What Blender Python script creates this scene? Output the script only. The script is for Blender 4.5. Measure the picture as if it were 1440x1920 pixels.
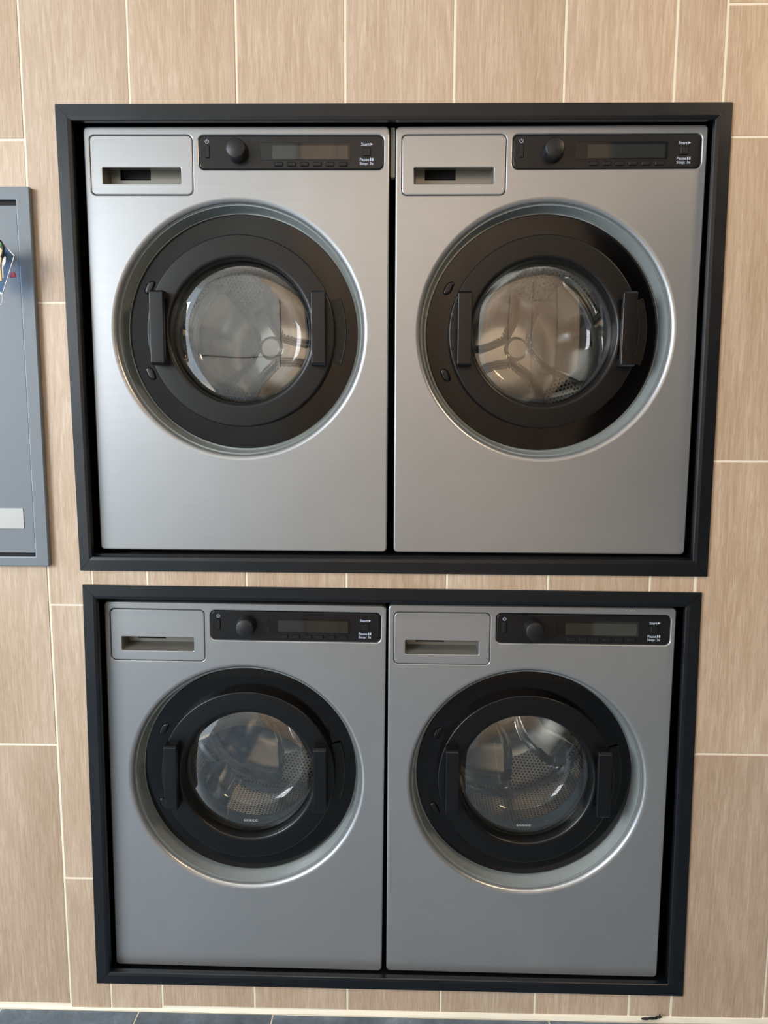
import bpy, bmesh, math, random
from mathutils import Matrix, Vector
random.seed(7)
PI = math.pi
C = bpy.context.scene.collection
for o in list(bpy.data.objects): bpy.data.objects.remove(o)
scene = bpy.context.scene

# ------------------------------------------------------------------ camera
cam = bpy.data.cameras.new('camera'); camo = bpy.data.objects.new('camera', cam); C.objects.link(camo)
cp, sp_ = math.cos(-.12635), math.sin(-.12635); cy, sy = math.cos(-.02286), math.sin(-.02286); cr, sr = math.cos(.00405), math.sin(.00405)
fw = Vector((sy*cp, cy*cp, sp_)); rt = Vector((cy, -sy, 0)); up = rt.cross(fw)
rt2 = rt*cr+up*sr; up2 = -rt*sr+up*cr
camo.matrix_world = Matrix(((rt2.x, up2.x, -fw.x, .01097), (rt2.y, up2.y, -fw.y, -1.47866), (rt2.z, up2.z, -fw.z, 1.2953), (0, 0, 0, 1)))
cam.sensor_fit = 'VERTICAL'; cam.sensor_height = 24; cam.lens = 24*1400/1920; cam.clip_start = .05
scene.camera = camo

# ------------------------------------------------------------------ world, daylight, exposure
w = bpy.data.worlds.new('daylight'); scene.world = w; w.use_nodes = True
bg = w.node_tree.nodes['Background']; bg.inputs[0].default_value = (.76, .89, 1.0, 1); bg.inputs[1].default_value = 1.65
def area(name, loc, target, sx, sz, power, col):
    l = bpy.data.lights.new(name, 'AREA'); l.shape = 'RECTANGLE'; l.size = sx; l.size_y = sz; l.energy = power; l.color = col
    o = bpy.data.objects.new(name, l); C.objects.link(o); o.location = loc
    o.rotation_euler = (Vector(target)-Vector(loc)).to_track_quat('-Z', 'Y').to_euler(); return o
area('open_shopfront_daylight', (-3.50, -2.95, 2.05), (0, 0, .62), 1.7, 1.7, 152, (.95, .97, 1.0))
area('back_wall_fill', (-.1, -1.35, 2.80), (-.1, -2.65, 1.7), 2.0, .3, 56, (1.0, .95, .89))  # added fill light, no real fixture: brightens the opposite wall for the reflections
area('warm_bounce_fill', (1.75, -1.25, 2.78), (.95, 0, 1.0), .45, .45, 22, (1.0, .74, .48))  # added warm fill in place of bounce light from the right, no real fixture
vs = scene.view_settings
scene.display_settings.display_device = 'sRGB'
vs.view_transform = 'Standard'; vs.look = 'None'; vs.gamma = 1; vs.use_curve_mapping = False; vs.exposure = 0.0

# ------------------------------------------------------------------ materials
def srgb(r, g, b):
    f = lambda c: (c/255/12.92) if c/255 <= .04045 else ((c/255+.055)/1.055)**2.4
    return (f(r), f(g), f(b), 1)
def mat(name, col, rough=.5, metal=0., spec=.5, coat=0., aniso=0.):
    m = bpy.data.materials.new(name); m.use_nodes = True; b = m.node_tree.nodes['Principled BSDF']
    b.inputs['Base Color'].default_value = col; b.inputs['Roughness'].default_value = rough; b.inputs['Metallic'].default_value = metal
    b.inputs['Specular IOR Level'].default_value = spec; b.inputs['Coat Weight'].default_value = coat; b.inputs['Coat Roughness'].default_value = .03
    b.inputs['Anisotropic'].default_value = aniso
    return m
def N(m, t, **kw):
    n = m.node_tree.nodes.new(t)
    for k, v in kw.items(): setattr(n, k, v)
    return n
def L(m, a, b): m.node_tree.links.new(a, b)
def noise_fac(m, scale, detail=4, vec=(1, 1, 1), use_random=False, rough=.6, dist=0.):
    tc = N(m, 'ShaderNodeTexCoord'); mp = N(m, 'ShaderNodeMapping'); mp.inputs['Scale'].default_value = vec
    L(m, tc.outputs['Object'], mp.inputs['Vector'])
    src = mp.outputs[0]
    if use_random:
        oi = N(m, 'ShaderNodeObjectInfo'); ml = N(m, 'ShaderNodeMath', operation='MULTIPLY'); ml.inputs[1].default_value = 37.0
        L(m, oi.outputs['Random'], ml.inputs[0]); L(m, ml.outputs[0], mp.inputs['Location'])
    n = N(m, 'ShaderNodeTexNoise'); n.inputs['Scale'].default_value = scale; n.inputs['Detail'].default_value = detail
    n.inputs['Roughness'].default_value = rough; n.inputs['Distortion'].default_value = dist
    L(m, src, n.inputs['Vector']); return n.outputs['Fac']
def ramp(m, fac, stops):
    r = N(m, 'ShaderNodeValToRGB'); e = r.color_ramp.elements
    while len(e) < len(stops): e.new(.5)
    for k, (p, c) in enumerate(stops): e[k].position = p; e[k].color = c
    L(m, fac, r.inputs[0]); return r.outputs[0]
def bump(m, fac, strength, dist=.001):
    b = N(m, 'ShaderNodeBump'); b.inputs['Strength'].default_value = strength; b.inputs['Distance'].default_value = dist
    L(m, fac, b.inputs['Height']); L(m, b.outputs[0], m.node_tree.nodes['Principled BSDF'].inputs['Normal'])
def mixc(m, fac, a, b, mode='MIX', f=None):
    x = N(m, 'ShaderNodeMix', data_type='RGBA', blend_type=mode)
    if fac is not None: L(m, fac, x.inputs[0])
    else: x.inputs[0].default_value = f
    for v, i in ((a, 6), (b, 7)):
        if isinstance(v, tuple): x.inputs[i].default_value = v
        else: L(m, v, x.inputs[i])
    return x.outputs[2]

def wood_tile(name, dark, mid, light):
    m = mat(name, mid, .42, 0, .5); P = m.node_tree.nodes['Principled BSDF']
    warp = noise_fac(m, 1.0, 3, (7, 7, 1.3), True, .55)
    # cathedral grain: stretched field turned into rings
    tc = N(m, 'ShaderNodeTexCoord'); mp = N(m, 'ShaderNodeMapping'); mp.inputs['Scale'].default_value = (11, 11, .9)
    oi = N(m, 'ShaderNodeObjectInfo'); mu = N(m, 'ShaderNodeMath', operation='MULTIPLY'); mu.inputs[1].default_value = 53.0
    L(m, oi.outputs['Random'], mu.inputs[0]); L(m, mu.outputs[0], mp.inputs['Location']); L(m, tc.outputs['Object'], mp.inputs['Vector'])
    n1 = N(m, 'ShaderNodeTexNoise'); n1.inputs['Scale'].default_value = 1.0; n1.inputs['Detail'].default_value = 2; L(m, mp.outputs[0], n1.inputs['Vector'])
    k = N(m, 'ShaderNodeMath', operation='MULTIPLY'); k.inputs[1].default_value = 95; L(m, n1.outputs['Fac'], k.inputs[0])
    s = N(m, 'ShaderNodeMath', operation='SINE'); L(m, k.outputs[0], s.inputs[0])
    s2 = N(m, 'ShaderNodeMath', operation='MULTIPLY_ADD'); s2.inputs[1].default_value = .5; s2.inputs[2].default_value = .5; L(m, s.outputs[0], s2.inputs[0])
    fine = noise_fac(m, 1.0, 5, (290, 290, 17), True, .62, 1.1)
    pores = noise_fac(m, 1.0, 2, (620, 620, 26), True, .5)
    base = ramp(m, warp, [(.30, dark), (.52, mid), (.75, light)])
    g1 = mixc(m, ramp(m, fine, [(.40, (0, 0, 0, 1)), (.62, (1, 1, 1, 1))]), mixc(m, None, base, dark, 'MIX', .42), mixc(m, None, base, light, 'MIX', .42))
    g2 = mixc(m, ramp(m, s2.outputs[0], [(.0, (0, 0, 0, 1)), (1, (.32, .32, .32, 1))]), g1, dark)
    g3 = mixc(m, ramp(m, pores, [(.60, (0, 0, 0, 1)), (.72, (.30, .30, .30, 1))]), g2, (dark[0]*.72, dark[1]*.68, dark[2]*.62, 1))
    hv = N(m, 'ShaderNodeHueSaturation'); vr = N(m, 'ShaderNodeMapRange'); vr.inputs[3].default_value = .93; vr.inputs[4].default_value = 1.06
    L(m, oi.outputs['Random'], vr.inputs[0]); L(m, vr.outputs[0], hv.inputs['Value']); L(m, g3, hv.inputs['Color'])
    L(m, hv.outputs[0], P.inputs['Base Color'])
    bump(m, fine, .35, .0008)
    return m
M = {}
M['tile'] = wood_tile('wood_look_tile', srgb(178, 151, 124), srgb(205, 181, 156), srgb(224, 205, 184))
M['grout'] = mat('cream_grout', srgb(246, 238, 218), .9)
bump(M['grout'], noise_fac(M['grout'], 220, 3), .3)
def brushed(name, col, rough, metal):
    m = mat(name, col, rough, metal, .5, 0, .35); P = m.node_tree.nodes['Principled BSDF']
    f = noise_fac(m, 1.0, 3, (5, 5, 520)); g = noise_fac(m, 5, 3)
    L(m, mixc(m, None, ramp(m, f, [(.3, tuple(c*.975 for c in col[:3])+(1,)), (.7, tuple(min(1, c*1.02) for c in col[:3])+(1,))]), ramp(m, g, [(.3, (.97, .97, .97, 1)), (.7, (1.03, 1.03, 1.03, 1))]), 'MULTIPLY', 1.0), P.inputs['Base Color'])
    L(m, ramp(m, f, [(.3, (rough-.008,)*3+(1,)), (.7, (rough+.012,)*3+(1,))]), P.inputs['Roughness'])
    return m
M['panel'] = brushed('satin_grey_sheet', srgb(184, 186, 188), .29, .70)
M['well'] = brushed('door_well_grey', srgb(178, 187, 187), .34, .35)
M['edge'] = mat('bright_edge', srgb(205, 205, 205), .25, .9)
M['slot'] = mat('recess_grey', srgb(150, 148, 140), .28, .55)
M['body'] = mat('beige_side_sheet', srgb(150, 146, 130), .5)
M['gloss'] = mat('gloss_black_plastic', srgb(10, 9, 10), .11, 0, .55)
M['satin'] = mat('satin_black_plastic', srgb(8, 9, 11), .32, 0, .55)
bump(M['satin'], noise_fac(M['satin'], 900, 2), .06)
M['handle'] = mat('handle_black_plastic', srgb(11, 12, 15), .28, 0, .6)
M['ctrl'] = mat('control_panel_black', srgb(19, 20, 23), .28, 0, .55)
M['knob'] = mat('knob_black', srgb(26, 27, 30), .42, 0, .5)
M['window'] = mat('display_glass', srgb(12, 12, 15), .05, 0, .6)
M['lcd'] = mat('lcd_grey', srgb(36, 38, 36), .05, 0, .9)
M['button'] = mat('button_black', srgb(26, 27, 30), .3)
M['print'] = mat('pale_blue_print', srgb(205, 218, 238), .5)
M['white'] = mat('white_print', srgb(232, 232, 228), .5)
M['rubber'] = mat('grey_gasket_rubber', srgb(84, 90, 94), .3)
M['dark'] = mat('dark_void', srgb(7, 7, 8), .7)
M['steel'] = mat('drum_steel', srgb(230, 228, 224), .15, .97)
M['hub'] = mat('hub_cap', srgb(252, 246, 240), .25, .6)
m = mat('perforated_steel', srgb(205, 198, 188), .28, .85); M['perf'] = m
tc = N(m, 'ShaderNodeTexCoord')
sx = N(m, 'ShaderNodeSeparateXYZ'); L(m, tc.outputs['UV'], sx.inputs[0])
def mth(m, op, a, b=None):
    n = N(m, 'ShaderNodeMath', operation=op)
    for i, v in enumerate((a, b)):
        if v is None: continue
        if isinstance(v, (int, float)): n.inputs[i].default_value = v
        else: L(m, v, n.inputs[i])
    return n.outputs[0]
kx = 2*PI/.0085
a1 = mth(m, 'COSINE', mth(m, 'MULTIPLY', sx.outputs[0], kx))
hx_ = mth(m, 'MULTIPLY', sx.outputs[0], kx/2); hy_ = mth(m, 'MULTIPLY', sx.outputs[1], kx*.866)
a2 = mth(m, 'COSINE', mth(m, 'ADD', hx_, hy_)); a3 = mth(m, 'COSINE', mth(m, 'SUBTRACT', hx_, hy_))
sm = mth(m, 'ADD', mth(m, 'ADD', a1, a2), a3)
hole = ramp(m, sm, [(.30, (0, 0, 0, 1)), (.62, (1, 1, 1, 1))])
L(m, mixc(m, hole, srgb(228, 220, 208), srgb(26, 24, 24)), m.node_tree.nodes['Principled BSDF'].inputs['Base Color'])
bump(m, mth(m, 'MULTIPLY', hole, -1.0), .5, .0015)
def glassy(name, f0, tint):
    m = bpy.data.materials.new(name); m.use_nodes = True; nt = m.node_tree; nt.nodes.remove(nt.nodes['Principled BSDF'])
    lw = N(m, 'ShaderNodeLayerWeight'); lw.inputs[0].default_value = .5
    p = mth(m, 'POWER', lw.outputs['Facing'], 4.0); q = mth(m, 'ADD', mth(m, 'MULTIPLY', p, 1-f0), f0)
    t = N(m, 'ShaderNodeBsdfTransparent'); t.inputs[0].default_value = tint
    g = N(m, 'ShaderNodeBsdfGlossy'); g.inputs['Roughness'].default_value = .02
    x = N(m, 'ShaderNodeMixShader'); L(m, q, x.inputs[0]); L(m, t.outputs[0], x.inputs[1]); L(m, g.outputs[0], x.inputs[2])
    L(m, x.outputs[0], nt.nodes['Material Output'].inputs[0]); return m
M['pane'] = glassy('door_pane', .22, (.95, .95, .95, 1))
M['bowl'] = glassy('glass_bowl', .07, (.93, .96, .97, 1))
M['pouch'] = glassy('clear_blue_plastic', .02, (.60, .72, .88, 1))
M['clear'] = glassy('clear_plastic', .25, (.85, .9, .95, 1))
M['frame'] = mat('painted_black_metal', srgb(13, 18, 24), .28, .0, .6)
f_ = noise_fac(M['frame'], 6, 3); L(M['frame'], ramp(M['frame'], f_, [(.3, (.26,)*3+(1,)), (.7, (.37,)*3+(1,))]), M['frame'].node_tree.nodes['Principled BSDF'].inputs['Roughness'])
M['liner'] = mat('niche_liner_black', srgb(16, 17, 19), .4)
M['cab'] = mat('powder_coated_grey', srgb(113, 121, 128), .5, .0, .6)
bump(M['cab'], noise_fac(M['cab'], 500, 3), .25, .0006)
M['edge_glint'] = mat('painted_edge_highlight', srgb(168, 180, 188), .35, .2)  # lighter grey that paints the light caught by the cabinet's inner edge
M['label'] = mat('silver_label', srgb(175, 175, 172), .38, .4)
M['caulk'] = mat('black_sealant', srgb(16, 16, 16), .5)
m = mat('slate_floor_tile', srgb(78, 84, 90), .33); M['slate'] = m
L(m, ramp(m, noise_fac(m, 14, 8, (1, 1, 1), True, .75, .3), [(.30, srgb(68, 82, 94)), (.55, srgb(100, 115, 128)), (.78, srgb(138, 154, 167))]), m.node_tree.nodes['Principled BSDF'].inputs['Base Color'])
bump(m, noise_fac(m, 60, 5), .4, .001)
M['plaster'] = mat('pale_plaster', srgb(190, 186, 178), .9)
L(M['plaster'], ramp(M['plaster'], noise_fac(M['plaster'], 2.5, 5), [(.3, srgb(170, 168, 162)), (.7, srgb(205, 203, 196))]), M['plaster'].node_tree.nodes['Principled BSDF'].inputs['Base Color'])
M['block'] = mat('grey_wall_slab', srgb(196, 198, 196), .8)
L(M['block'], ramp(M['block'], noise_fac(M['block'], 3, 5), [(.3, srgb(178, 180, 178)), (.7, srgb(210, 212, 210))]), M['block'].node_tree.nodes['Principled BSDF'].inputs['Base Color'])
M['joint'] = mat('dark_joint', srgb(60, 60, 60), .9)
M['brown'] = mat('dark_brown_wall', srgb(32, 27, 24), .8)
L(M['brown'], ramp(M['brown'], noise_fac(M['brown'], 3, 5, (4, 4, .5)), [(.3, srgb(26, 22, 20)), (.7, srgb(38, 31, 27))]), M['brown'].node_tree.nodes['Principled BSDF'].inputs['Base Color'])
M['tagwood'] = mat('tan_tag', srgb(222, 200, 150), .5)
M['green'] = mat('green_bead', srgb(130, 200, 130), .4)
M['red'] = mat('red_tab', srgb(190, 50, 60), .4)
M['blackcord'] = mat('black_cord', srgb(18, 16, 16), .5)

# ------------------------------------------------------------------ helpers
def obj(name, bm, m, parent=None, smooth=False, loc=None, wn=False, flat=False):
    me = bpy.data.meshes.new(name)
    bmesh.ops.recalc_face_normals(bm, faces=bm.faces[:])
    bm.to_mesh(me); bm.free()
    if smooth:
        me.polygons.foreach_set('use_smooth', [not (flat and abs(p.normal.y) > .9999) for p in me.polygons])
    for x in (m if isinstance(m, list) else [m]): me.materials.append(x)
    o = bpy.data.objects.new(name, me); C.objects.link(o)
    if parent: o.parent = parent
    if loc: o.location = loc
    if smooth and not wn and not flat:
        me.set_sharp_from_angle(angle=math.radians(38))
    if wn:
        md = o.modifiers.new('wn', 'WEIGHTED_NORMAL'); md.keep_sharp = True; md.weight = 80
    return o
def empty(name, loc=(0, 0, 0), label=None, cat=None, group=None):
    o = bpy.data.objects.new(name, None); C.objects.link(o); o.location = loc; o.empty_display_size = .1
    if label: o['label'] = label
    if cat: o['category'] = cat
    if group: o['group'] = group
    return o
def tag(o, label, cat, group=None):
    o['label'] = label; o['category'] = cat
    if group: o['group'] = group
    return o
def add_box(bm, x0, x1, y0, y1, z0, z1, mi=0):
    v = [bm.verts.new((x, y, z)) for x in (x0, x1) for y in (y0, y1) for z in (z0, z1)]
    for f in ((0, 1, 3, 2), (4, 6, 7, 5), (0, 4, 5, 1), (2, 3, 7, 6), (0, 2, 6, 4), (1, 5, 7, 3)):
        bm.faces.new([v[i] for i in f]).material_index = mi
    return v
def box(x0, x1, y0, y1, z0, z1, bev=0, seg=2):
    bm = bmesh.new(); add_box(bm, x0, x1, y0, y1, z0, z1)
    if bev: bmesh.ops.bevel(bm, geom=bm.edges[:], offset=bev, segments=seg, affect='EDGES', profile=.6)
    return bm
def lathe(bm, prof, zc=0., seg=96, closed=False, cap=None, cx=0., ang=None):
    """rings of (radius, depth) about the y axis through (cx, zc)"""
    a0, a1 = ang if ang else (0, 2*PI); full = ang is None; n = seg
    rings = []
    for r, y in prof:
        if r < 1e-6: rings.append([bm.verts.new((cx, y, zc))]); continue
        rings.append([bm.verts.new((cx+r*math.cos(a0+(a1-a0)*i/n), y, zc+r*math.sin(a0+(a1-a0)*i/n))) for i in range(n if full else n+1)])
    pairs = list(zip(rings, rings[1:]))
    if closed: pairs.append((rings[-1], rings[0]))
    for A, B in pairs:
        k = max(len(A), len(B)); rng = range(k if full else k-1)
        for i in rng:
            j = (i+1) % k
            if len(A) == 1: bm.faces.new((A[0], B[j], B[i]))
            elif len(B) == 1: bm.faces.new((A[i], A[j], B[0]))
            else: bm.faces.new((A[i], A[j], B[j], B[i]))
    return rings
def rrect(cx, cz, w_, h_, r, n=8):
    r = max(r, 1e-4); pts = []
    for qx, qz, a in ((1, 1, 0), (-1, 1, 90), (-1, -1, 180), (1, -1, 270)):
        for k in range(n+1):
            t = math.radians(a+90*k/n)
            pts.append((cx+qx*(w_/2-r)+r*math.cos(t), cz+qz*(h_/2-r)+r*math.sin(t)))
    return pts
def rr_rings(bm, cx, cz, w_, h_, r, prof, n=8, cap_last=False, cap_first=False):
    """rings following a rounded rectangle grown by 'off' at depth 'y'"""
    R = []
    for off, y in prof:
        R.append([bm.verts.new((x, y, z)) for x, z in rrect(cx, cz, w_+2*off, h_+2*off, r+off, n)])
    for A, B in zip(R, R[1:]):
        k = len(A)
        for i in range(k): bm.faces.new((A[i], A[(i+1) % k], B[(i+1) % k], B[i]))
    if cap_last: bm.faces.new(R[-1])
    if cap_first: bm.faces.new(R[0])
    return R
def fill(bm, loops):
    es = []
    for lp in loops:
        k = len(lp)
        for i in range(k):
            e = bm.edges.get((lp[i], lp[(i+1) % k])) or bm.edges.new((lp[i], lp[(i+1) % k])); es.append(e)
    bmesh.ops.triangle_fill(bm, use_beauty=True, use_dissolve=False, edges=es)
def tube(bm, pts, r, seg=8):
    rings = []
    P = [Vector(p) for p in pts]
    for i, p in enumerate(P):
        t = (P[min(i+1, len(P)-1)]-P[max(i-1, 0)]).normalized()
        a = t.cross(Vector((0, 1, 0))); a = a.normalized() if a.length > .1 else t.cross(Vector((1, 0, 0))).normalized(); b = t.cross(a)
        rings.append([bm.verts.new(p+a*r*math.cos(2*PI*k/seg)+b*r*math.sin(2*PI*k/seg)) for k in range(seg)])
    for A, B in zip(rings, rings[1:]):
        for i in range(seg): bm.faces.new((A[i], A[(i+1) % seg], B[(i+1) % seg], B[i]))
    bm.faces.new(rings[0]); bm.faces.new(rings[-1])
def text(name, body, cx, cz, h, parent, m, y=-.0006, width=None, font_scale=1.0):
    cu = bpy.data.curves.new(name, 'FONT'); cu.body = body; cu.size = 1; cu.align_x = 'LEFT'; cu.extrude = .0; cu.resolution_u = 2; cu.offset = .012
    t = bpy.data.objects.new(name, cu); C.objects.link(t)
    dg = bpy.context.evaluated_depsgraph_get(); me = bpy.data.meshes.new_from_object(t.evaluated_get(dg))
    bpy.data.objects.remove(t)
    xs = [v.co.x for v in me.vertices]; ys = [v.co.y for v in me.vertices]
    s = h/(max(ys)-min(ys)); s_x = (width/(max(xs)-min(xs))) if width else s
    mx, my = (max(xs)+min(xs))/2, (max(ys)+min(ys))/2
    for v in me.vertices: v.co = Vector(((v.co.x-mx)*s_x+cx, y, (v.co.y-my)*s+cz))
    me.materials.clear(); me.materials.append(m); me.name = name
    o = bpy.data.objects.new(name, me); C.objects.link(o); o.parent = parent; return o

# ------------------------------------------------------------------ setting
HOLES = [(-.628, .603, 1.006, 1.866), (-.628, .603, .062, .931)]     # niche openings x0, x1, z0, z1
def cut(x0, x1, z0, z1, holes):
    rs = [(x0, x1, z0, z1)]
    for hx0, hx1, hz0, hz1 in holes:
        out = []
        for a, b, c, d in rs:
            if b <= hx0 or a >= hx1 or d <= hz0 or c >= hz1: out.append((a, b, c, d)); continue
            if a < hx0: out.append((a, hx0, c, d))
            if b > hx1: out.append((hx1, b, c, d))
            m0, m1 = max(a, hx0), min(b, hx1)
            if c < hz0: out.append((m0, m1, c, hz0))
            if d > hz1: out.append((m0, m1, hz1, d))
        rs = out
    return rs
bm = bmesh.new()
for a, b, c, d in cut(-2.0, 2.1, 0, 2.85, HOLES): add_box(bm, a, b, .0009, .012, c, d)
wall = obj('wall_front', bm, M['grout']); wall['kind'] = 'structure'
wall['label'] = 'wall of wood-look plank tiles with cream joints'
G = .0020
def tile(x0, x1, z0, z1):
    rs = cut(x0+G, x1-G, z0+G, z1-G, HOLES)
    rs = [r for r in rs if r[1]-r[0] > .003 and r[3]-r[2] > .003]
    if not rs: return
    bm = bmesh.new(); jy = random.uniform(-.0004, .0004)
    if len(rs) == 1:
        a, b, c, d = rs[0]; e = .0009
        back = [bm.verts.new((x, .003, z)) for x, z in ((a, c), (b, c), (b, d), (a, d))]
        mid = [bm.verts.new((x, jy+.0008, z)) for x, z in ((a, c), (b, c), (b, d), (a, d))]
        fr = [bm.verts.new((x, jy, z)) for x, z in ((a+e, c+e), (b-e, c+e), (b-e, d-e), (a+e, d-e))]
        for A, B in ((back, mid), (mid, fr)):
            for i in range(4): bm.faces.new((A[i], A[(i+1) % 4], B[(i+1) % 4], B[i]))
        bm.faces.new(fr)
    else:
        for a, b, c, d in rs: add_box(bm, a, b, jy, .003, c, d)
    obj('tile', bm, M['tile'], wall)
ZA = [0, .006, .609, 1.212, 1.815, 2.418, 2.84]; ZB = [0, .3081, .9111, 1.5139, 2.1164, 2.72]
X0 = -.7078
for k in range(-5, 7):
    x0, x1 = X0+.203*k, X0+.203*(k+1)
    Z = ZB if k % 2 == 0 else ZA
    if k == 6: x1 = .6000
    for z0, z1 in zip(Z, Z[1:]):
        if z1-z0 < .02: continue
        if k == 0 and z1 < 1.52: tile(x0, -.6185, z0, z1); tile(-.6185, x1, z0, z1)
        else: tile(x0, x1, z0 if z0 > .01 else .009, z1)
ZR = [0.009, .609, 1.212, 1.8145, 2.0435, 2.418, 2.84]
for k in range(0, 6):
    x0 = .600+.1985*k if k < 2 else .600+.1985+.203*(k-1)
    x1 = .600+.1985 if k == 0 else .600+.1985+.203*k
    Z = ZR if k % 2 == 0 else ZB
    for z0, z1 in zip(Z, Z[1:]): tile(x0, x1, max(z0, .009), z1)
# bead of cream grout where the wall meets the floor
bm = bmesh.new(); n = 120
prev = None
for i in range(n+1):
    x = -2.0+4.1*i/n; e = .0012*math.sin(i*1.7)+.0008*math.sin(i*.61); tilt = .0083*x
    cur = [bm.verts.new(p) for p in ((x, .001, .0092+tilt*.8+e*.6), (x, -.0020+e*.6, .0065+tilt*.8), (x, -.0042+e, .0005), (x, .001, .0005))]
    if prev:
        for q in range(3): bm.faces.new((prev[q], cur[q], cur[q+1], prev[q+1]))
    prev = cur
o = obj('trim_1', bm, M['grout'], smooth=True); o['kind'] = 'structure'
# floor of slate tiles
fl = obj('floor', box(-3.2, 2.2, -4.2, .02, -.05, -.0015), M['grout']); fl['kind'] = 'structure'
xs = [-.26+.6*k for k in range(-5, 5)]
for r, (y1, y0) in enumerate(((-.0055, -.355), (-.358, -.958), (-.961, -1.561), (-1.564, -2.164), (-2.167, -2.767))):
    sh = .3*(r % 2)
    for a in xs:
        parts = [(a+sh, a+sh+.597)]
        if r == 0 and abs(a+.86) < .02: parts = [(a, a+.302), (a+.305, a+.597)]
        for p0, p1 in parts:
            if p1 > 2.2 or p0 < -3.2: continue
            bm = box(p0, p1, y0, y1, -.008, random.uniform(-.0004, .0003), .0008, 1); obj('tile', bm, M['slate'], fl)
def struct(name, bm, m):
    o = obj(name, bm, m); o['kind'] = 'structure'; return o
struct('ceiling', box(-2.0, 2.2, -4.2, .012, 2.85, 2.95), M['plaster'])
struct('wall_right', box(2.1, 2.2, -4.2, .012, 0, 2.85), M['brown'])
# the wall across from the machines: plank tiles on the right, grey slabs on the left
wb = struct('wall_back', box(-1.78, 1.08, -2.75, -2.62, 0, 2.85), M['joint'])
bm = bmesh.new()
for i in range(8):
    x0 = -.52+.2*i
    for z0, z1 in (((0, .5), (.5, 1.1), (1.1, 1.7), (1.7, 2.3), (2.3, 2.84)) if i % 2 else ((0, .2), (.2, .8), (.8, 1.4), (1.4, 2.0), (2.0, 2.6), (2.6, 2.84))):
        add_box(bm, x0+.003, x0+.198, -2.625, -2.612, z0+.002, z1-.002)
obj('plank_tiles', bm, M['tile'], wb)['kind'] = 'stuff'
bm = bmesh.new()
for xa, xb in ((-1.775, -1.383), (-1.371, -.529)):
    for za, zb in ((0, .264), (.276, .904), (.916, 1.544), (1.556, 2.184), (2.196, 2.84)): add_box(bm, xa, xb, -2.625, -2.612, za, zb)
obj('wall_slabs', bm, M['block'], wb)['kind'] = 'stuff'
struct('wall_far', box(1.08, 2.2, -4.2, -4.1, 0, 2.85), M['brown'])

# ------------------------------------------------------------------ black metal frames round the two niches
def make_frame(name, outer, inner, hole, shelf, label):
    """outer / inner: corners TL TR BR BL (x, z) of the flat flange"""
    root = empty(name, (0, 0, hole[2]), label, 'frame'); dz = -hole[2]
    yf = -.004
    for a, b, nm in ((0, 1, 'top_rail'), (1, 2, 'side_rail'), (2, 3, 'bottom_rail'), (3, 0, 'side_rail')):
        o0, o1, i0, i1 = [Vector((p[0], 0, p[1]+dz)) for p in (outer[a], outer[b], inner[a], inner[b])]
        t = (o1-o0).normalized(); inward = ((i0+i1)/2-(o0+o1)/2); wd = inward.length; n_ = (inward-t*inward.dot(t)).normalized()
        bm = bmesh.new(); rings = []
        g = .00035
        # cross-section: (fraction across the flange, y)
        for fr, y in ((0, .0), (0, yf+.0008), (.03, yf), (.76, yf), (.96, yf+.0016), (1.0, yf+.0030), (1.0, .010)):
            pa = o0.lerp(i0, fr)+t*g; pb = o1.lerp(i1, fr)-t*g
            rings.append((bm.verts.new((pa.x, y, pa.z)), bm.verts.new((pb.x, y, pb.z))))
        for (p, q), (r, s) in zip(rings, rings[1:]): bm.faces.new((p, q, s, r))
        bm.faces.new((rings[0][0], rings[0][1], rings[-1][1], rings[-1][0]))
        bm.faces.new([r[0] for r in rings]); bm.faces.new([r[1] for r in rings])
        obj(nm, bm, M['frame'], root)
    x0, x1, z0, z1 = hole; t_ = .003
    def pl(nm, a, b, y0, y1, c, d): obj(nm, box(a, b, y0, y1, c+dz, d+dz), M['liner'], root)
    pl('liner_panel', x0, x0+t_, .0125, .66, z0, z1); pl('liner_panel', x1-t_, x1, .0125, .66, z0, z1)
    pl('liner_panel', x0+t_, x1-t_, .0125, .66, z1-t_, z1); pl('liner_panel', x0+t_, x1-t_, .0125, .66, z0, shelf)
    pl('back_panel', x0, x1, .66, .664, z0, z1)
    return root
make_frame('niche_frame', [(-0.6458, 1.877), (0.618, 1.8742), (0.6231, 0.9823), (-0.6399, 0.9835)],
           [(-0.6169, 1.8479), (0.5882, 1.8446), (0.5929, 1.0139), (-0.6145, 1.0123)], HOLES[0], 1.0155,
           'large black metal frame around the upper pair of machines')
make_frame('niche_frame', [(-0.6369, 0.9537), (0.6139, 0.9501), (0.6243, 0.0633), (-0.6473, 0.0644)],
           [(-0.6097, 0.9245), (0.5844, 0.9192), (0.5912, 0.0883), (-0.6179, 0.0906)], HOLES[1], .0795,
           'large black metal frame around the lower pair of machines, near the floor')

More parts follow.
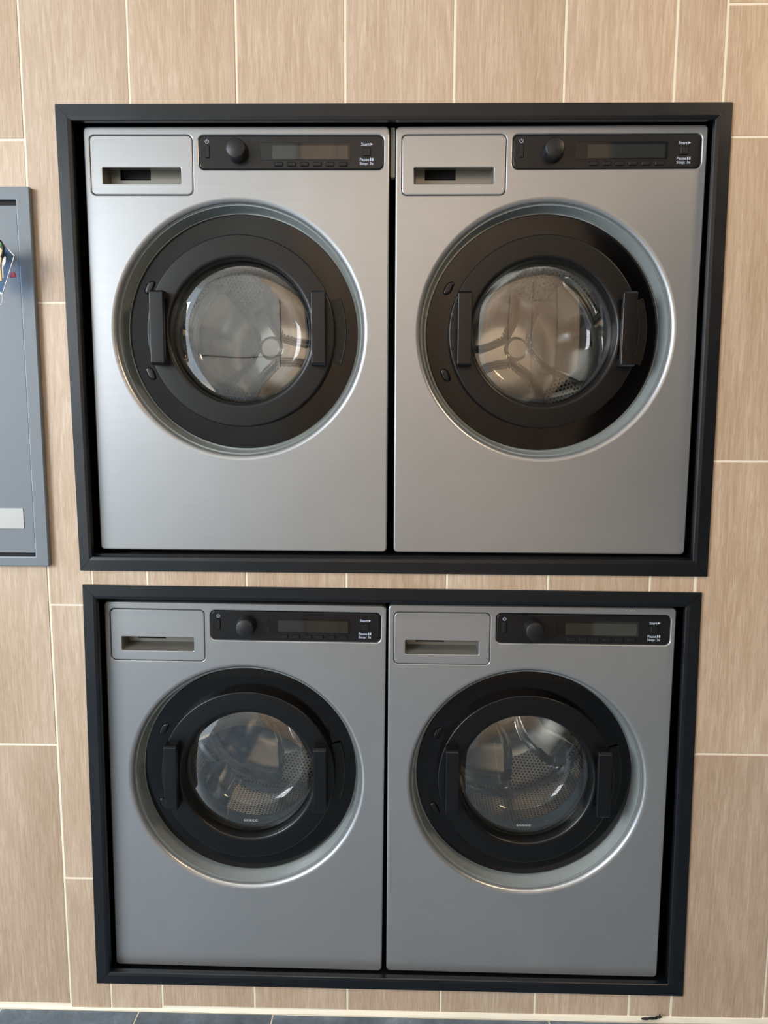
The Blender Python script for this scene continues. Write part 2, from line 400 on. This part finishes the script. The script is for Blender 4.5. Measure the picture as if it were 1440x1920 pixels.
# ------------------------------------------------------------------ washing machine
ZC = .029; W, H = .595, .8315
def make_machine():
    root = empty('washing_machine', (0, 0, 0), 'x', 'washing machine')
    # --- body shell
    bm = bmesh.new()
    x0, x1, z0, z1, y0, y1 = -W/2+.003, W/2-.003, -H/2+.002, H/2-.003, .016, .58
    add_box(bm, x0, x0+.002, y0, y1, z0, z1); add_box(bm, x1-.002, x1, y0, y1, z0, z1)
    add_box(bm, x0+.002, x1-.002, y0, y1, z1-.002, z1); add_box(bm, x0+.002, x1-.002, y0, y1, z0, z0+.002); add_box(bm, x0+.002, x1-.002, y1-.002, y1, z0+.002, z1-.002)
    obj('body_shell', bm, M['body'], root)
    # --- front sheet with its three openings
    bm = bmesh.new()
    R = rr_rings(bm, 0, 0, W, H, .009, [(0, .016), (0, .0028), (-.0008, .0009), (-.0026, 0)], 6)
    dr = rr_rings(bm, -.1855, .3444, .2018, .1122, .0105, [(.0016, 0), (.0006, .0005), (0, .0016), (0, .010)], 6)
    ct = rr_rings(bm, .1070, .3680, .3590, .0635, .0105, [(.0026, 0), (.0012, .0007), (0, .0025), (0, .010)], 6)
    seg = 128
    prof = [(.2570, 0), (.2545, .0004), (.2520, .0014), (.2498, .0031), (.2480, .0054), (.2467, .0083), (.2460, .0115)]
    dw = lathe(bm, prof, ZC, seg)
    fill(bm, [R[-1], dr[0], ct[0], dw[0]])
    bmesh.ops.recalc_face_normals(bm, faces=bm.faces[:])
    front = obj('front_panel', bm, M['panel'], root, smooth=True, flat=True)
    # --- well behind the opening
    bm = bmesh.new()
    lathe(bm, [(.2460, .0115), (.2457, .0142), (.2444, .0142), (.2441, .0122), (.2432, .0116), (.2385, .0455), (.2380, .0480), (.19, .0480), (.15, .0480)], ZC, seg)
    obj('door_well', bm, M['well'], root, smooth=True)
    # --- drawer
    bm = bmesh.new()
    D = rr_rings(bm, -.1855, .3444, .1990, .1094, .0092, [(0, .010), (0, .0012), (-.0006, .0002), (-.0016, -.0003)], 6)
    S = rr_rings(bm, -.1851, .3250, .1540, .0300, .0022, [(.0012, -.0003), (.0003, .0002), (0, .0012), (0, .003)], 4)
    fill(bm, [D[-1], S[0]])
    drawer = obj('detergent_drawer', bm, M['panel'], root, smooth=True, flat=True)
    bm = bmesh.new()
    rr_rings(bm, -.1855, .3444, .202, .1124, .0105, [(.0, .0098)], 6, cap_last=True)
    # leave the slot open: the backing sits behind the slot pocket
    for v in bm.verts: v.co.y = .047
    obj('drawer_backing', bm, M['dark'], drawer)
    bm = bmesh.new()   # sloped pocket of the grip
    x0, x1, z0, z1 = -.1851-.077, -.1851+.077, .310, .340
    yb = .036
    v = lambda x, y, z: bm.verts.new((x, y, z))
    A = [v(x0, .0028, z0), v(x1, .0028, z0), v(x1, .0028, z1), v(x0, .0028, z1)]
    B = [v(x0+.004, yb, z0+.0105), v(x1-.002, yb, z0+.0105), v(x1-.002, yb, z1+.006), v(x0+.004, yb, z1+.006)]
    for i in range(4): bm.faces.new((A[i], A[(i+1) % 4], B[(i+1) % 4], B[i]))
    # back wall with a dark finger opening on the left
    xm, zl = -.1790, z0+.0165
    b1, b2, b3, b4 = v(xm, yb, z0+.0105), v(xm, yb, z1+.006), v(xm, yb, zl), v(x0+.022, yb, zl)
    b5 = v(x0+.022, yb, z1+.006)
    bm.faces.new((b1, B[1], B[2], b2, b3)); bm.faces.new((B[0], b1, b3, b4, b5, B[3]))
    obj('grip_pocket', bm, M['slot'], drawer)
    # --- control panel
    bm = bmesh.new()
    rr_rings(bm, .1070, .3680, .3570, .0615, .0100, [(0, .0098), (0, .0022), (-.0008, .0012), (-.0018, .0010)], 6, cap_last=True)
    cpn = obj('control_panel', bm, M['ctrl'], root, smooth=True, flat=True)
    bm = bmesh.new()
    lathe(bm, [(.0212, .0012), (.0205, -.003), (.0192, -.014), (.0188, -.0215), (.0180, -.0235), (.0165, -.0245), (0, -.0248)], .3685, 48, cx=.0040)
    obj('knob', bm, M['knob'], cpn, smooth=True)
    bm = bmesh.new(); rr_rings(bm, .1355, .3698, .1745, .0322, .0008, [(0, .0012), (0, .0008), (-.0004, .0006)], 2, cap_last=True)
    obj('display_window', bm, M['window'], cpn)
    bm = bmesh.new(); rr_rings(bm, .1440, .3682, .1475, .0252, .0005, [(0, .0008), (-.0002, .0003)], 2, cap_last=True)
    obj('display_screen', bm, M['lcd'], cpn)
    def btn(nm, cx, cz, w_, h_):
        bm = bmesh.new(); rr_rings(bm, cx, cz, w_, h_, .0011, [(.0009, .0011), (.0006, .0004), (.0, .0014), (0, -.0004), (-.0008, -.0012)], 3, cap_last=True)
        return obj(nm, bm, M['button'], cpn)
    for i in range(6): btn('menu_button', .0830+.0249*i, .3462, .0158, .0072)
    btn('power_button', -.0556, .3697, .0076, .0228); btn('start_pause_button', .2540, .3688, .0146, .0142)
    # power symbol
    bm = bmesh.new(); lathe(bm, [(.0030, .0006), (.0037, .0006)], .3880, 20, cx=-.0561, ang=(math.radians(125), math.radians(415)))
    add_box(bm, -.0565, -.0557, .0003, .0006, .3884, .3921); obj('power_symbol', bm, M['print'], cpn)
    text('lettering', 'Start', .2512, .3829, .0056, cpn, M['print'], .0004, .0165)
    bm = bmesh.new(); vv = [bm.verts.new((x, .0004, z)) for x, z in ((.2608, .3851), (.2608, .3807), (.2660, .3829))]; bm.faces.new(vv)
    obj('play_symbol', bm, M['print'], cpn)
    text('lettering', 'Pause', .2494, .3547, .0056, cpn, M['print'], .0004, .0178)
    bm = bmesh.new(); add_box(bm, .2600, .2624, .0003, .0006, .3520, .3575); add_box(bm, .2640, .2664, .0003, .0006, .3520, .3575)
    obj('pause_symbol', bm, M['print'], cpn)
    text('lettering', 'Stop: 3s', .2532, .3468, .0067, cpn, M['print'], .0004, .0262)
    # --- door
    bm = bmesh.new()
    lathe(bm, [(.1480, .0465), (.2330, .0465), (.2345, .0455), (.2345, .0425), (.2330, .0408), (.1860, .0405), (.1480, .0405)], ZC, seg, closed=True)
    door = obj('door', bm, M['gloss'], root, smooth=True, wn=True)
    bm = bmesh.new()
    lathe(bm, [(.1880, .0410), (.1900, .0400), (.1896, .0150), (.1886, .0130), (.1868, .0121), (.1520, .0118), (.1475, .0124), (.1448, .0142), (.1430, .0180), (.1405, .0330), (.1405, .0500), (.1480, .0460)], ZC, seg, closed=True)
    obj('door_ring', bm, M['satin'], door, smooth=True, wn=True)
    bm = bmesh.new()
    lathe(bm, [(.1405, .0360), (.1392, .0330), (.1360, .0312), (.10, .0297), (.05, .0289), (0, .0286)], ZC, seg)
    obj('door_pane', bm, M['pane'], door, smooth=True)
    bm = bmesh.new()
    lathe(bm, [(.1404, .0390), (.1380, .0480), (.1345, .0640), (.1310, .0830), (.1265, .1000), (.1180, .1130), (.1020, .1200), (.06, .1245), (0, .1260)], ZC, seg)
    obj('glass_bowl', bm, M['bowl'], door, smooth=True)
    for s in (-1, 1):       # D-shaped grips
        bm = bmesh.new()
        prof_h = [(-.0725, .0120), (-.0725, -.0120), (-.0685, -.0185), (.0685, -.0185), (.0725, -.0120), (.0725, .0120), (.0580, .0120), (.0580, -.0045), (-.0580, -.0045), (-.0580, .0120)]
        cx = s*.1600; hw = .0138
        A = [bm.verts.new((cx-hw, y, .0340+z)) for z, y in prof_h]; B = [bm.verts.new((cx+hw, y, .0340+z)) for z, y in prof_h]
        k = len(A)
        for i in range(k): bm.faces.new((A[i], A[(i+1) % k], B[(i+1) % k], B[i]))
        bm.faces.new(A); bm.faces.new(B[::-1])
        bmesh.ops.recalc_face_normals(bm, faces=bm.faces[:])
        bmesh.ops.bevel(bm, geom=bm.edges[:], offset=.0016, segments=2, affect='EDGES', profile=.5)
        obj('handle', bm, M['handle'], door, smooth=True, wn=True)
    # latch cover, a raised arc right of the right handle
    bm = bmesh.new(); a = math.asin(.0650/.205)
    lathe(bm, [(.1900, .0405), (.1900, .0345), (.2090, .0345), (.2110, .0360), (.2118, .0405)], ZC+.004, 20, ang=(-a, a))
    rim = [e for e in bm.edges if e.is_boundary]; bmesh.ops.holes_fill(bm, edges=rim, sides=0)
    obj('latch_cover', bm, M['satin'], door)
    for cz in (.1200, -.0530):
        bm = bmesh.new(); rr_rings(bm, -.2085, cz, .0150, .0240, .0074, [(.0012, .0406), (.0005, .0385), (-.001, .0372), (-.004, .0368)], 8, cap_last=True)
        for v_ in bm.verts:
            dz = v_.co.z-ZC; v_.co.x += (.2085-math.sqrt(.2085**2-min(dz*dz, .02)))*.9
        obj('hinge_cover', bm, M['handle'], door, smooth=True)
    # tiny row of white marks printed at the foot of the pane
    text('pane_marks', 'ccccc', .002, -.0852, .0050, door, M['white'], .0330, .0320)
    # --- gasket and drum
    bm = bmesh.new()
    lathe(bm, [(.1600, .0485), (.1500, .0500), (.1450, .0560), (.1440, .0700), (.1470, .0860), (.1430, .0980), (.1460, .1120), (.1520, .1240), (.1620, .1280)], ZC, 96)
    obj('gasket', bm, M['rubber'], root, smooth=True)
    R2, YB = .2360, .400
    bm = bmesh.new(); uv = bm.loops.layers.uv.new('UVMap'); n = 120
    prof = [(.1600, .128, 1), (.1700, .126, 1), (.2150, .140, 1), (.2300, .150, 1), (R2, .165, 1), (R2, .21, 1), (R2, .26, 0), (R2, .31, 0), (R2, .36, 0), (.2330, .385, 1), (.2250, YB, 1)]
    rg = lathe(bm, [(r, y) for r, y, _ in prof], 0, n)
    bm.faces.ensure_lookup_table()
    for fi, f in enumerate(bm.faces):
        ri, si = divmod(fi, n); f.material_index = 1 if (prof[ri][2] == 0) else 0
        for lp in f.loops:
            c = lp.vert.co; a = math.atan2(c.z, c.x)
            if si == n-1 and a < 1e-6 and a > -1e-6: a = 2*PI
            if a < -1e-6: a += 2*PI
            lp[uv].uv = (a*R2, c.y)
    drum = obj('drum', bm, [M['steel'], M['perf']], root, smooth=True, loc=(0, 0, ZC))
    # back of the drum: three flared arms standing proud of three deep lobes
    bm = bmesh.new(); uv = bm.loops.layers.uv.new('UVMap')
    nr, na = 46, 180; rings = []
    def hgt(r, a):
        best = 9
        for k in range(3):
            d = (a-PI/2-k*2*PI/3+PI) % (2*PI)-PI
            if abs(d) < PI/2: best = min(best, abs(r*math.sin(d)))
        wd = .024+.012*max(0, (.06-r)/.06)+.055*max(0, (r-.085)/.14)**1.5
        if r < .034: return 1., wd, best
        t = min(1, max(0, (wd+.009-best)/.018)); t = t*t*(3-2*t)
        rim = min(1, max(0, (r-.200)/.022)); rim = rim*rim*(3-2*rim)
        return max(t, rim), wd, best
    for i in range(nr+1):
        r = .2250*i/nr
        row = []
        for j in range(na if i else 1):
            a = 2*PI*j/na; h, wd, b = hgt(r, a)
            lobe = .030*(1-h); y = YB-.022*(1-min(1, r/.2)**2)*.8+lobe+.004
            row.append(bm.verts.new((r*math.cos(a), y, r*math.sin(a))))
        rings.append(row)
    for i in range(nr):
        A, B = rings[i], rings[i+1]
        for j in range(na):
            q = (j+1) % na
            f = bm.faces.new((A[0], B[j], B[q]) if i == 0 else (A[j], B[j], B[q], A[q]))
            r = .2250*(i+.5)/nr; h, wd, b = hgt(r, 2*PI*(j+.5)/na)
            if h > .93 and r > .128: f.material_index = 1
            for lp in f.loops: lp[uv].uv = (lp.vert.co.x, lp.vert.co.z)
    obj('drum_back', bm, [M['steel'], M['perf']], drum, smooth=True)
    bm = bmesh.new(); lathe(bm, [(.030, .388), (.0285, .378), (.0255, .3745), (.0240, .374)], 0, 40)
    lathe(bm, [(.0240, .3742), (.0222, .3722), (0, .3715)], 0, 40)
    obj('hub_cap', bm, M['hub'], drum, smooth=True)
    for k in range(3):      # lifters along the drum wall
        a = PI/2+PI/3+k*2*PI/3
        bm = bmesh.new(); rows = []
        for y, s in ((.170, .1), (.178, .75), (.21, 1), (.33, 1), (.372, .8), (.385, .1)):
            row = []
            for q in range(9):
                u = -1+2*q/8; hh = .052*s*(1-u*u)**.8*(1 if abs(u) < 1 else 0); rad = R2-.0005-hh; aa = a+u*(.030+.012*s)/R2*1.25
                row.append(bm.verts.new((rad*math.cos(aa), y, rad*math.sin(aa))))
            rows.append(row)
        for A, B in zip(rows, rows[1:]):
            for q in range(8): bm.faces.new((A[q], A[q+1], B[q+1], B[q]))
        obj('lifter', bm, M['steel'], drum, smooth=True)
    for fx in (-.235, .235):
        bm = bmesh.new(); zt = -H/2
        for r0, r1, za, zb in ((.021, .021, -.0030, 0), ):
            A = [bm.verts.new((fx+r0*math.cos(2*PI*i/24), .05+r0*math.sin(2*PI*i/24), zt+za)) for i in range(24)]
            B = [bm.verts.new((fx+r1*math.cos(2*PI*i/24), .05+r1*math.sin(2*PI*i/24), zt+zb+.003)) for i in range(24)]
            for i in range(24): bm.faces.new((A[i], A[(i+1) % 24], B[(i+1) % 24], B[i]))
            bm.faces.new(A); bm.faces.new(B)
        obj('foot', bm, M['label'], root)
    return root
def copy_tree(o, parent=None):
    c = o.copy(); C.objects.link(c)
    if parent is not None:
        c.parent = parent
    for ch in list(o.children): copy_tree(ch, c)
    return c
proto = make_machine()
SPOTS = [((-0.3111, 0.023, 1.4339), (.0035, -.0020, -.0022), 112, 'silver front-loading washing machine, left one of the upper pair'),
         ((0.2909, 0.0232, 1.4328), (-.0022, -.0037, .0004), 76, 'silver front-loading washing machine, right one of the upper pair'),
         ((-0.3159, 0.0268, 0.4985), (.0024, .0059, -.0082), 50, 'silver front-loading washing machine, left one of the lower pair'),
         ((0.2808, 0.0226, 0.4997), (-.0045, .0045, -.0015), 54, 'silver front-loading washing machine, right one of the lower pair')]
roots = [proto]+[copy_tree(proto) for _ in range(3)]
for o, (loc, (yw, pt, rl), dr, lab) in zip(roots, SPOTS):
    o.location = loc; o.rotation_euler = (-pt, -rl, yw); o.scale = (.99, .99, .99)
    o['label'] = lab; o['category'] = 'washing machine'; o['group'] = 'front-loading washing machines set in the tiled wall'
    for ch in o.children:
        if ch.name.startswith('door') and loc[2] > 1:
            for g_ in list(ch.children):
                if g_.name.startswith('pane_marks'): bpy.data.objects.remove(g_)
        if ch.name.startswith('drum'): ch.rotation_euler = (0, math.radians(-(dr-90)), 0)

# ------------------------------------------------------------------ grey wall cabinet at the left edge
cab = empty('wall_cabinet', (-.98, 0, 1.0), 'dark grey powder-coated wall cabinet with a silver label, cut off by the left edge', 'cabinet')
cx0, cx1, cz0, cz1, yf = -1.26, -.6987, .9935, 1.7265, -.0125
ox, oz = .98, -1.0
bm = bmesh.new()
R = rr_rings(bm, (cx0+cx1)/2+ox, (cz0+cz1)/2+oz, cx1-cx0, cz1-cz0, .002, [(0, -.001), (0, yf+.0015), (-.0015, yf)], 3)
S = rr_rings(bm, (cx0+cx1)/2+ox, (1.0125+1.7035)/2+oz, 2*((cx1+cx0)/2-cx0-.0270), 1.7035-1.0125, .0015, [(.0022, yf), (0, yf+.0020), (0, yf+.009)], 3)
fill(bm, [R[-1], S[0]])
bm.normal_update()
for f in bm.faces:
    if abs(f.normal.y) < .98 and all(yf-1e-5 < v.co.y < yf+.0022 for v in f.verts) and .010 < f.calc_center_median().z < .706 and abs(f.calc_center_median().x) < .2570: f.material_index = 1  # chamfer of the opening gets the painted highlight colour
obj('cabinet_frame', bm, [M['cab'], M['edge_glint']], cab)
obj('cabinet_back', box(cx0+.006+ox, cx1-.006+ox, -.0022, -.0012, cz0+.006+oz, cz1-.006+oz), M['dark'], cab)
cd = obj('cabinet_door', box(cx0+.0285+ox, cx1-.0277+ox, yf+.0026, -.0032, 1.0205+oz, 1.6925+oz, .0008, 2), M['cab'], cab)
bm = bmesh.new()
rr_rings(bm, -.785+ox, 1.0905+oz, .078, .0415, .002, [(0, yf+.0027), (0, yf+.0014), (-.0004, yf+.0012)], 3, cap_last=True)
obj('silver_label', bm, M['label'], cd)

# bunch hanging from the cabinet lock: clear blue card pouch, tan tag, cord, red tab
kb = empty('key_bunch', (-.735, -.05, 1.600), 'clear blue card pouch with tan tag hanging on the grey cabinet at the left edge', 'key ring')
def prism(pts, y0, y1, bev=0):
    bm = bmesh.new(); A = [bm.verts.new((x, y0, z)) for x, z in pts]; B = [bm.verts.new((x, y1, z)) for x, z in pts]
    k = len(A)
    for i in range(k): bm.faces.new((A[i], A[(i+1) % k], B[(i+1) % k], B[i]))
    bm.faces.new(A); bm.faces.new(B[::-1]); bmesh.ops.recalc_face_normals(bm, faces=bm.faces[:])
    if bev: bmesh.ops.bevel(bm, geom=bm.edges[:], offset=bev, segments=2, affect='EDGES')
    return bm
def kp(px, py, y=-.05):           # a point of the bunch, as an offset from its root
    dx = (px-720)/1400; dy = -(py-960)/1400
    d = rt2*dx+up2*dy+fw; t = (y+1.47866)/d.y; p = Vector((.01097, -1.47866, 1.2953))+d*t
    return (p.x+.735, p.z-1.600)
pp = [kp(9, 459), kp(28, 480), kp(6, 551), kp(-34, 530), kp(-40, 470)]
obj('card_pouch', prism(pp, -.002, .0015, .0004), M['pouch'], kb)
bm = bmesh.new(); lp = [(x, -.0022, z) for x, z in pp]+[(pp[0][0], -.0022, pp[0][1])]
for a, b in zip(lp, lp[1:]): tube(bm, [a, b], .0010, 6)
obj('pouch_edge', bm, M['white'], kb, smooth=True)
bm = bmesh.new(); l2 = [kp(-6, 548), kp(5, 552), kp(6, 562), kp(3, 571), kp(-4, 574), kp(-14, 568), kp(-14, 552)]
tube(bm, [(x, -.0022, z) for x, z in l2], .0007, 6); obj('pouch_loop', bm, M['white'], kb, smooth=True)
obj('tan_tag', prism([kp(-14, 466), kp(2, 463), kp(8, 470), kp(4, 500), kp(7, 528), kp(-2, 528), kp(-14, 520)], -.0068, -.0030, .0006), M['tagwood'], kb)
bm = bmesh.new(); q = kp(4, 460); bmesh.ops.create_uvsphere(bm, u_segments=16, v_segments=10, radius=.0045, matrix=Matrix.Translation((q[0], -.006, q[1]))); obj('green_bead', bm, M['green'], kb, smooth=True)
bm = bmesh.new(); tube(bm, [(kp(x, y)[0], -.006, kp(x, y)[1]) for x, y in ((-14, 446), (-4, 449), (5, 455), (10, 466), (9, 476), (6, 484))], .0026, 8); obj('cord', bm, M['blackcord'], kb, smooth=True)
bm = prism([kp(18, 508), kp(23, 508), kp(26, 518), kp(14, 519)], .006, .010, .0004); obj('red_tab', bm, M['red'], kb)
q = kp(10, 490)
obj('white_strip', prism([kp(8, 482), kp(13, 482), kp(13, 492), kp(8, 503), kp(9, 522), kp(6, 522), kp(6, 495)], -.0045, -.0028, .0003), M['white'], kb)
# barrel of the cabinet lock that carries the bunch
bm = bmesh.new(); lathe(bm, [(.010, .0475), (.010, .004), (.008, .002), (0, .002)], 0, 24, cx=-.030); obj('lock_barrel', bm, M['label'], kb, smooth=True)

o = obj('spacer_strip', box(-.0140, -.0052, .034, .050, 1.755, 1.846, .0008, 1), M['body'])
tag(o, 'narrow beige spacer wedged in the gap between the two upper machines, at its top', 'spacer')
# ------------------------------------------------------------------ small marks
def blob(name, pts, y, parent):
    bm = bmesh.new()
    for x, z, sx_, sz_ in pts:
        bmesh.ops.create_icosphere(bm, subdivisions=2, radius=1, matrix=Matrix.Translation((x, y, z)) @ Matrix.Diagonal((sx_, .0022, sz_, 1)))
    return obj(name, bm, M['caulk'], parent, smooth=True)
blob('sealant_smear', [(.540, .0660, .017, .0042), (.552, .0655, .010, .0045), (.600, .0660, .006, .0040)], -.001, wall)
bm = bmesh.new()
for x, z, a in ((.2045, .4085, .0035), (.2115, .4088, .0022), (.1945, .4086, .0015)):
    bmesh.ops.create_icosphere(bm, subdivisions=1, radius=1, matrix=Matrix.Translation((x, -.0003, z)) @ Matrix.Diagonal((a, .0006, .0009, 1)))
obj('paint_chip', bm, M['white'], roots[3])
blob('sealant_smear', [(.545, .012, .010, .003), (.560, .0135, .012, .0035), (.573, .017, .008, .0022), (.575, .019, .002, .006)], -.008, wall)
